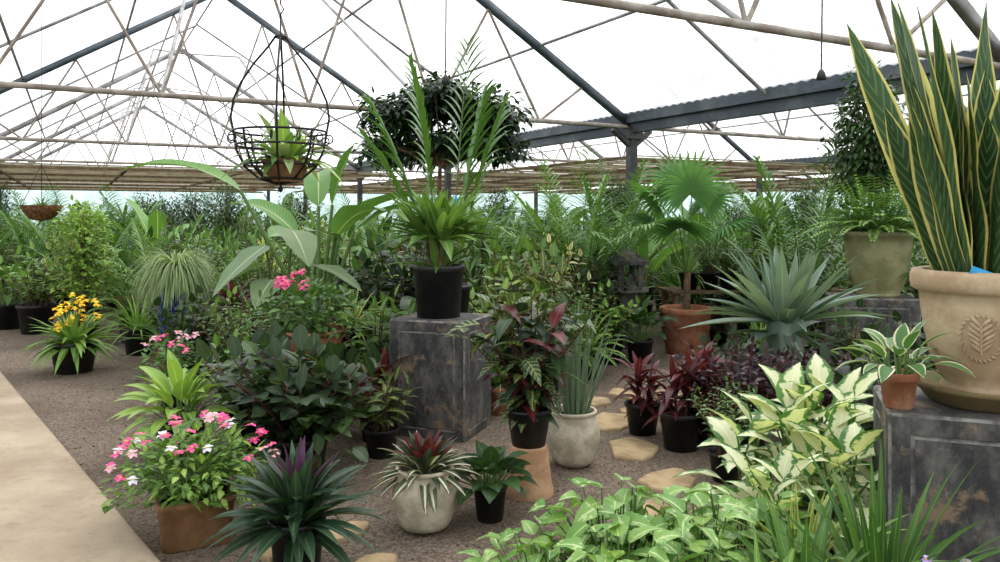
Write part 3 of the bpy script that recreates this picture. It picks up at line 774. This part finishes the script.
for (x, y, k, s) in ((-3.0, 7.2, 'strap_leaf_plant', .9), (-2.75, 7.0, 'dark_shrub', 1.0), (-2.15, 6.3, 'fine_leaf_shrub', .95), (-2.5, 7.2, 'bright_shrub', 1.0), (-1.7, 6.0, 'fine_leaf_shrub', 1.0),
                     (-1.55, 6.3, 'dark_shrub', 1.1), (-.95, 6.0, 'mid_green_shrub', 1.1), (-3.6, 8.7, 'croton_plant', 1.2), (-4.3, 9.2, 'boston_fern', 1.4),
                     (-5.9, 9.9, 'bright_shrub', 1.4), (-6.5, 10.3, 'peace_lily', 1.4), (-7.3, 10.9, 'fine_leaf_shrub', 1.5), (-5.5, 10.4, 'areca_palm', 1.), (-2.75, 7.9, 'cordyline_plant', 1.2), (-3.9, 8.4, 'spider_lily', 1.1), (-3.4, 8.1, 'glossy_shrub', .9),
                     (-2.6, 8.6, 'fine_leaf_shrub', 1.4), (-1.6, 8.4, 'mid_green_shrub', 1.6), (-.9, 8.3, 'glossy_shrub', 1.7), (-.2, 8.5, 'dracaena_plant', 1.3), (-1.3, 7.8, 'dark_shrub', 1.3),
                     (-3.0, 9.3, 'strap_leaf_plant', 1.5), (-2.1, 9.2, 'areca_palm', 1.), (-3.8, 9.5, 'fine_leaf_shrub', 1.5), (.2, 7.3, 'croton_plant', 1.4), (-.1, 6.9, 'bright_shrub', 1.3), (.1, 7.9, 'mid_green_shrub', 1.5),
                     (.55, 8.1, 'pale_variegated_ficus', 1.2), (.38, 6.6, 'glossy_shrub', .95), (.95, 8.3, 'dark_shrub', 1.3), (.9, 9.0, 'areca_palm', 1.4), (.6, 7.3, 'fine_leaf_shrub', 1.1),
                     (1.35, 9.6, 'areca_palm', 1.4), (.3, 9.0, 'mid_green_shrub', 1.7), (.78, 7.2, 'boston_fern', 1.), (-.75, 7.0, 'philodendron_plant', 1.1), (1.1, 7.9, 'bright_shrub', 1.),
                     (.0, 5.9, 'strap_leaf_plant', .8), (.08, 6.3, 'croton_plant', 1.1)):
    put(k, M[k], (x, y, 0), x*7, s)
R.seed(63); b = B(); c = pot(b, .24, .18, .4)
for (az, el, pl, L, W, dl) in ((pi+.1, 62, 1.5, 1.1, .24, 24), (.1, 78, .95, .85, .28, 28), (.5, 70, 1.0, .9, .3, 28), (1.8, 80, 1.2, .8, .28, 28), (-.8, 72, .95, .8, .28, 28), (2.7, 74, .95, .9, .26, 28), (4.5, 70, .8, .7, .28, 28), (.2, 84, 1.2, .6, .2, 5)):
    d = Vector(sph(az, radians(el))); p = Vector((0, 0, c[2])); pts = [p.copy()]
    for k in range(5): p = p+d*pl/5; pts.append(p.copy())
    b.tube(pts, [.03-.003*k for k in range(6)], 'stem_green', 7)
    leaf(b, tuple(p), sph(az, radians(el-dl)), L, W, 'paddle', 1.0, .3, 'banana_leaf', 14, R.uniform(.1, .5), None, .06, 5)
put('banana_plant', b, (-1.75, 7.5, 0), 0, 1.04)
R.seed(64); b = B(); c = pot(b, .2, .15, .35)
for (az, el, pl, L, da) in ((3.9, 80, .95, .62, -.5), (5.3, 78, 1.1, .5, -.4), (5.9, 66, .85, .5, -.2), (1., 74, 1.1, .45, 0), (2.6, 66, .85, .5, -.2), (4.6, 70, .7, .4, -.3)):
    d = Vector(sph(az, radians(el))); p = Vector((0, 0, c[2])); q = p+d*pl
    b.tube([tuple(p), tuple((p+q)/2+Vector((0, 0, .03))), tuple(q)], [.018, .014, .009], 'stem_green', 6)
    leaf(b, tuple(q), sph(az, da), L, L*.78, 'heart', .5, .1, 'ear_leaf', 10, R.uniform(-.2, .2), None, .04, 5)
put('elephant_ear_plant', b, (-1.88, 6.75, 0), 0, 1.0)

# ------------------------------------------------------------ right mid
R.seed(70); b = B(); c = pot(b, .28, .21, .5, 'terracotta', 'cyl')
b.tube([(0, 0, c[2]), (.02, 0, c[2]+.45)], [.05, .035], 'stem_brown', 8)
for (az, el, pl, rr_) in ((-1.4, 84, 1.05, .5), (1.4, 80, 1.15, .5), (.2, 74, .95, .48), (3.0, 72, .95, .5), (4.1, 60, .75, .46), (5.6, 58, .8, .46), (2.2, 62, .8, .44)):
    fan(b, (0, 0, c[2]+.4), az, radians(el), pl*.87, rr_)
put('potted_fan_palm', b, (2.02, 8.45, 0), .2, (1, 1, 1))
R.seed(71); b = B(); c = pot(b, .24, .18, .4, 'black_plastic')
b.tube([(0, 0, c[2]), (0, 0, .84)], [.13, .12], 'agave_leaf', 12)
rosette(b, (0, 0, .70), 46, .74, .1, 84, 10, .4, 'agave_leaf', 'agave', r0=.09, fold=.5, seg=8)
rosette(b, (0, 0, .62), 12, .4, .09, 20, -20, .4, 'agave_leaf', 'agave', r0=.11, fold=.5, seg=6)
put('giant_bromeliad', b, (2.1, 5.75, 0), 0)
R.seed(72); b = B(); c = pot(b, .27, .17, .56, 'olive_glaze', 'olive')
for i in range(100):
    az = i*GA; t = i/100
    frond(b, (cos(az)*.1, sin(az)*.1, c[2]), az, radians(86-58*t), .62*R.uniform(.7, 1.05), 1.3, 18, .075, .026, 'fern_leaf', sr=.0025, start=.08, ang=75, vee=.1, seg=2)
put('potted_fern', b, (3.28, 6.75, .80), 0)
put('weeping_fig_tree', sp_tree('dark_leaf', 73, 2.2, (0, 0, 2.15), (.38, .38, .8), 3200, .085, .042, droop=1.2), (3.52, 7.4, 0), 0)
put('areca_palm', M['areca_palm'], (3.2, 8.2, 0), 0, 1.4)
put('areca_palm', M['areca_palm_b'], (4.3, 7.2, 0), 2, 1.4)
put('small_leaf_plant', sp_spath('dark_leaf', 74, 34, .3, .2, .1, 'ovate', pr=.14), (1.42, 7.9, 0), 0)
b = B()
for i in range(4):
    b.box((0, -.25+.166*i, .58), (2.2, .12, .03), 'timber')
for sx in (-1, 0, 1):
    for sy in (-.22, .22): b.box((sx*1.02, sy, .28), (.07, .07, .56), 'timber')
put('plant_bench', b.mesh('bench', False), (3.1, 9.6, 0), .1)
for (x, k, s) in ((2.3, 'spider_lily', .8), (2.8, 'mid_green_shrub', .8), (3.3, 'bright_shrub', .8), (3.9, 'croton_plant', .8), (2.55, 'fine_leaf_shrub', .8), (3.6, 'lime_shrub', .8)):
    put(k, M[k], (x, 9.55+(x-3.1)*.1, .595), x, s)
for (x, y, k, s) in ((2.5, 8.9, 'dark_shrub', .7), (2.9, 8.9, 'glossy_shrub', .7), (3.4, 9.0, 'dark_shrub', .8), (2.65, 7.9, 'spider_lily', .8)):
    put(k, M[k], (x, y, 0), x, s)
R.seed(75); b = B(); c = pot(b, .22, .17, .35)
rosette(b, c, 56, .62, .05, 85, 10, .5, 'mid_leaf', 'lance', r0=.03)
put('potted_yucca', b, (3.5, 10.2, 1.05), 0)
b = B(); b.box((0, 0, .525), (.4, .4, 1.05), 'weathered_concrete'); b.box((0, 0, 1.03), (.46, .46, .04), 'worn_edge'); b.box((0, 0, .05), (.48, .48, .1), 'weathered_concrete')
put('stone_plinth', b.mesh('pl', False), (3.5, 10.2, 0))
b = B()
b.box((0, 0, .1), (.42, .42, .2), 'weathered_concrete'); b.box((0, 0, .45), (.26, .26, .5), 'weathered_concrete'); b.box((0, 0, .73), (.42, .42, .06), 'worn_edge')
for sx in (-1, 1):
    for sy in (-1, 1): b.box((sx*.13, sy*.13, .9), (.07, .07, .28), 'weathered_concrete')
b.box((0, 0, .9), (.3, .03, .03), 'weathered_concrete'); b.box((0, 0, .9), (.03, .3, .03), 'weathered_concrete')
b.lathe([(.001, 0), (.3, 0), (.3, .04), (.12, .16), (.001, .2)], 'weathered_concrete', 4, (0, 0, 1.04), rot=pi/4)
put('stone_lantern', b.mesh('sl', False), (1.45, 8.9, 0), .2, .9)

for (x, y, s, r) in ((1.16, 5.0, .85, 0), (1.38, 5.15, .9, 2), (.98, 5.35, .75, 4)):
    put('cordyline_plant', M['cordyline_plant'], (x, y, 0), r, s)
put('purple_shrub', sp_shrub('purple_leaf', 77, .5, .36, .06, .03, 40, 18, 'ovate', stem='stem_maroon'), (1.55, 4.95, 0), 0)
put('purple_shrub', sp_shrub('purple_leaf', 78, .5, .36, .06, .03, 36, 18, 'ovate', stem='stem_maroon'), (2.0, 4.9, 0), 0)
for (x, y, k, s) in ((1.28, 4.4, 'fine_leaf_shrub', .62), (2.55, 5.2, 'peace_lily', 1.0), (2.7, 6., 'glossy_shrub', .9), (3.0, 5.4, 'dark_shrub', 1.), (4.9, 8.8, 'weeping_fig_tree', 1.), (5.2, 7.6, 'areca_palm', 1.2),
                     (2.3, 6.4, 'mid_green_shrub', .8), (1.7, 5.6, 'dark_shrub', .8), (2.2, 4.3, 'dark_shrub', 1.)):
    put(k, M[k], (x, y, 0), x, s)

def dumbcane(seed, H=.62):
    R.seed(seed); b = B(); c = pot(b, .15, .11, .26)
    for k in range(6):
        a = k*GA; q = sqrt((k+.4)/6)*.15; h = H*R.uniform(.6, 1.)*(1.1-q*2); top = Vector((cos(a)*q*1.3, sin(a)*q*1.3, c[2]+h*.65))
        b.tube([(cos(a)*q*.5, sin(a)*q*.5, c[2]), tuple(top)], [.014, .011], 'stem_green', 6)
        for i in range(9):
            az = a+i*GA; el = radians(80-8*i); d = sph(az, el); pl = .11
            s0 = top-Vector((0, 0, .035*i)); p = tuple(s0[j]+d[j]*pl for j in range(3)); b.tube([tuple(s0), p], .005, 'stem_green', 4)
            leaf(b, p, sph(az, el-.35), R.uniform(.2, .29), R.uniform(.11, .14), 'ovate', .9, .22, 'dumbcane_leaf', 8, R.uniform(-.25, .25), None, .05, 5)
    return b
for i, (x, y, s) in enumerate(((1.22, 3.45, .97), (1.5, 3.62, 1.0), (1.36, 3.12, .86), (1.05, 3.0, .68))):
    put('potted_dumb_cane', dumbcane(80+i), (x, y, 0), i*1.3, s)

def syng(seed, n=120, mat='lime_leaf', L=.12):
    R.seed(seed); b = B(); c = pot(b, .15, .11, .22)
    for i in range(n):
        az = i*GA; t = i/n; el = radians(86-66*t)+R.gauss(0, .12); d = sph(az, el); pl = R.uniform(.12, .36)
        s0 = (cos(az)*.05, sin(az)*.05, c[2]); p = tuple(s0[j]+d[j]*pl for j in range(3))
        b.tube([s0, p], .003, 'stem_green', 4)
        leaf(b, p, sph(az+R.gauss(0, .4), .2+R.gauss(0, .3)), L*R.uniform(.6, 1.2), L*.62, 'heart', .9, .3, mat if R.random() < .7 else 'bright_leaf', 6, R.uniform(-.5, .5), None, .08)
    return b
for i, (x, y, s) in enumerate(((.16, 2.62, .8), (.42, 2.75, .98), (.66, 2.65, .95), (.36, 2.42, .9), (.62, 2.36, .85), (.86, 2.8, .9))):
    put('potted_arrowhead_plant', syng(90+i), (x, y, 0), i*1.1, s)
put('spider_lily', sp_lily('mid_leaf', 97, 40, .5, .045, e=(82, 25), droop=1.1, prof='lance'), (.95, 2.42, 0), 0, 1.)
put('spider_lily', sp_lily('mid_leaf', 98, 40, .6, .042, e=(86, 35), droop=.8, prof='grass'), (1.2, 2.45, 0), 0, 1.)
put('spider_lily', sp_lily('bright_leaf', 99, 40, .46, .04, e=(84, 25), droop=1., prof='lance'), (.75, 2.2, 0), 0, .9)
put('variegated_flax_lily', M['variegated_flax_lily'], (1.05, 2.72, 0), 0, 1.)
b = sp_lily('mid_leaf', 101, 34, .36, .03, prof='grass')
for i in range(9):
    p = (R.uniform(-.1, .1), R.uniform(-.1, .1), R.uniform(.42, .54)); b.tube([(0, 0, .2), p], .002, 'stem_green', 4); flower(b, p, .018, 'lilac_petal' if i % 2 else 'white_petal')
put('potted_lilac_flowers', b, (1.25, 2.2, 0), 0)

# ------------------------------------------------------------ sansevieria in decorated urn
R.seed(110); b = B()
b.lathe([(.001, 0), (.17, 0), (.185, .01), (.222, .055), (.232, .06), (.234, .076), (.218, .076), (.19, .045), (.001, .035)], 'mossy_clay', 48)
urn = [(.001, 0), (.13, 0), (.14, .012), (.138, .03), (.128, .04), (.15, .075), (.178, .15), (.198, .25), (.207, .33), (.212, .375), (.225, .38), (.238, .39), (.242, .41), (.242, .44), (.235, .455), (.22, .46), (.2, .458), (.195, .4)]
b.lathe(urn, 'sand_pot', 64, (0, 0, .038))
b.lathe([(.195, .4), (.1, .41), (.001, .415)], 'soil', 48, (0, 0, .038))
def ur(z):
    for i in range(4, len(urn)-1):
        if urn[i][1] <= z <= urn[i+1][1]:
            t = (z-urn[i][1])/(urn[i+1][1]-urn[i][1]+1e-9); return urn[i][0]+t*(urn[i+1][0]-urn[i][0])
    return .2
def onurn(x, z, off=.002, th0=0.):
    r = ur(z)+off; th = th0+x/.2; return (r*cos(th), r*sin(th), z+.038)
for th0 in (-2.15, -.05, 2.05):
    zc = .225
    for k in range(26):
        q = k*2*pi/26; x_, z_ = .062*cos(q), zc+.078*sin(q)
        b.tube([onurn(x_, z_, .001, th0), onurn(x_+.012*cos(q+.9), z_+.014*sin(q+.9), .005, th0)], [.006, .0035], 'sand_pot', 5)
    b.tube([onurn(0, zc-.06+.12*q/6, .004, th0) for q in range(7)], .005, 'sand_pot', 6)
    for k in range(6):
        z0 = zc-.05+.018*k
        for s_ in (-1, 1):
            pts = [onurn(s_*(.043-.004*abs(k-2))*t, z0+.045*t-.01*t*t, .004, th0) for t in (0, .25, .5, .75, 1)]
            b.tube(pts, [.002, .007, .008, .006, .001], 'sand_pot', 6)
c = (0, 0, .44)
for i in range(34):
    az = i*GA; q = sqrt((i+.5)/34)*.14; el = radians(88-16*sqrt(i/34)+R.uniform(-4, 3))
    leaf(b, (cos(az)*q, sin(az)*q, c[2]), sph(az, el), R.uniform(.6, 1.12), R.uniform(.1, .135), 'sword', .2, .3, 'snake_leaf', 14, R.uniform(-1.2, 1.2), None, .12, 5, twist=R.uniform(-1.2, 1.2))
for (da, el, L, W, ro, tw) in ((.2, 75, 1.08, .11, .5, .6), (.5, 78, 1.0, .125, 1., -.7), (-.1, 77, 1.1, .1, 1.1, .5), (.8, 74, .9, .13, 1.2, .5), (.35, 70, .8, .1, .8, -.5)):
    leaf(b, (-.1, -.05-da*.05, c[2]), sph(pi+da, radians(el)), L, W, 'sword', .06, .25, 'snake_leaf', 14, ro, None, .12, 5, twist=tw)
b.box((-.11, -.185, .49), (.09, .002, .035), 'blue_tag', (nrm3(1, -.3, -.4), nrm3(.3, 1, 0), nrm3(.4, 0, 1)))
put('snake_plant_in_decorated_urn', b, (1.80, 2.90, .80), 0)
put('small_potted_variegated_plant', sp_spath('white_edge_leaf', 111, 22, .1, .14, .055, 'lance', 'terracotta', .066, (84, 20), .13, pstyle='terra'), (1.455, 2.84, .80), 0, 1.)

# ------------------------------------------------------------ hanging basket
R.seed(120); b = B()
prof_up = [(.26, .32), (.275, .40), (.262, .50), (.22, .60), (.15, .71), (.07, .81), (.03, .87)]
prof_dn = [(.26, .32), (.245, .22), (.20, .12), (.12, .05), (.02, .02)]
for k in range(8):
    a = k*pi/4+.2
    b.tube([(r*cos(a), r*sin(a), z) for r, z in prof_dn], .007, 'wire_iron', 5)
    if k % 2 == 0: b.tube([(r*cos(a), r*sin(a), z) for r, z in prof_up], .007, 'wire_iron', 5)
for (r, z) in ((.262, .32), (.25, .24), (.205, .13), (.12, .05), (.03, .87)):
    b.tube([(r*cos(q*pi/16), r*sin(q*pi/16), z) for q in range(33)], .007, 'wire_iron', 5)
for k in range(12):
    a = k*pi/6+.1; b.tube([(.255*cos(a)+.022*cos(a)*(1-cos(q*pi/5)), .255*sin(a)+.022*sin(a)*(1-cos(q*pi/5)), .28+.025*sin(q*pi/5)) for q in range(11)], .004, 'wire_iron', 4)
b.lathe([(.001, -.03), (.014, -.02), (.016, -.005), (.006, .01), (.02, .03)], 'wire_iron', 10)
b.tube([(0, 0, .87), (0, 0, 1.0), (.02, 0, 1.03), (0, 0, 1.06), (0, 0, 3.4)], .005, 'wire_iron', 5)
c = pot(b, .13, .08, .13, 'brown_clay', 'bowl', (.03, 0, .03))
for i in range(50):
    az = i*GA; el = radians(86-70*i/50); leaf(b, (.03+cos(az)*.05, sin(az)*.05, c[2]), sph(az, el), R.uniform(.14, .38), .06, 'lance', 1.4, .25, R.choice(['bright_leaf', 'grass_leaf', 'mid_leaf']), 7)
put('hanging_wire_basket', b, (-1.27, 4.5, 1.66), 0)
R.seed(121); b = B(); b.lathe([(.001, -.2), (.12, -.17), (.2, -.08), (.24, 0), (.22, 0), (.001, -.03)], 'coir', 24)
rosette(b, (0, 0, -.02), 24, .25, .03, 70, 10, 1.2, 'mid_leaf', 'grass')
for k in range(3): b.tube([(.23*cos(k*2.09), .23*sin(k*2.09), 0), (0, 0, .5)], .004, 'wire_iron', 4)
b.tube([(0, 0, .5), (0, 0, 3.2)], .004, 'wire_iron', 4)
put('hanging_coir_basket', b, (-5.6, 9.5, 1.62), 0)
for (x, y, z, t) in ((1.9, 4.6, 2.36, 3.9), (-.35, 5., 2.4, 5.3)):
    b = B(); b.tube([(x, y, t), (x+.01, y, (z+t)/2), (x, y, z)], .005, 'cable', 5)
    b.lathe([(.001, -.06), (.03, -.06), (.022, -.02), (.01, 0), (.001, 0)], 'cable', 12, (x, y, z)); put('hanging_cable', b)

R.seed(130)
def slab(x, y, r, rot):
    b = B(); n = 8; pts = []
    for i in range(n):
        a = i*2*pi/n+R.uniform(-.3, .3); q = r*R.uniform(.75, 1.15); pts.append((q*cos(a)*1.25, q*sin(a)*.85))
    b.poly([(px*.95, py*.95, .022) for px, py in pts], 'sandstone')
    for i in range(n):
        p, q = pts[i], pts[(i+1) % n]
        b.poly([(p[0], p[1], .014), (q[0], q[1], .014), (q[0]*.95, q[1]*.95, .022), (p[0]*.95, p[1]*.95, .022)], 'sandstone')
        b.poly([(p[0]*1.02, p[1]*1.02, .001), (q[0]*1.02, q[1]*1.02, .001), (q[0], q[1], .014), (p[0], p[1], .014)], 'sandstone')
    put('flagstone', b.mesh('flagstone', False), (x, y, 0), rot)
for (x, y, r) in ((.85, 4.95, .2), (.78, 5.6, .2), (.72, 6.2, .19), (1.05, 6.5, .17), (.95, 4.35, .19), (.55, 5.15, .14), (1.1, 5.85, .16), (1.4, 6.4, .17), (.75, 3.85, .18), (.45, 5.65, .13),
                  (-.72, 3.65, .11), (-.98, 3.45, .1), (-.55, 3.3, .1)):
    slab(x, y, r, R.uniform(0, 3))
b = B()
for i in range(4200):
    y = 2.6+R.random()**1.5*6; x = R.uniform(-.72, .5)*y; s_ = R.uniform(.003, .009)
    if (x-p0[0])*nn[0]+(y-p0[1])*nn[1] > -.03: continue
    b.lathe([(s_*.9, 0), (s_, s_*.4), (s_*.45, s_*.9), (.0003, s_)], 'pebble' if i % 3 else 'pebble_dark', 5, (x, y, 0), rot=R.random()*3)
put('loose_gravel', b.mesh('loose_gravel', False))

# ------------------------------------------------------------ light, world, camera
w = bpy.data.worlds.new('overcast'); SC.world = w; w.use_nodes = True
bg = w.node_tree.nodes['Background']; bg.inputs[0].default_value = (.97, .985, 1., 1); bg.inputs[1].default_value = 2.3
su = bpy.data.lights.new('sun', 'SUN'); su.energy = 2.8; su.angle = radians(30); su.color = (1, .97, .92)
so = bpy.data.objects.new('sun', su); COL.objects.link(so); so.rotation_euler = (radians(-24), radians(20), 0)
cam = bpy.data.cameras.new('camera'); co = bpy.data.objects.new('camera', cam); COL.objects.link(co)
cam.sensor_width = 36; cam.lens = 28.; cam.shift_y = -.066; cam.clip_end = 200
co.location = (0, 0, 1.5); co.rotation_euler = (radians(90), 0, 0)
SC.camera = co
SC.view_settings.view_transform = 'Standard'
SC.view_settings.exposure = 0.
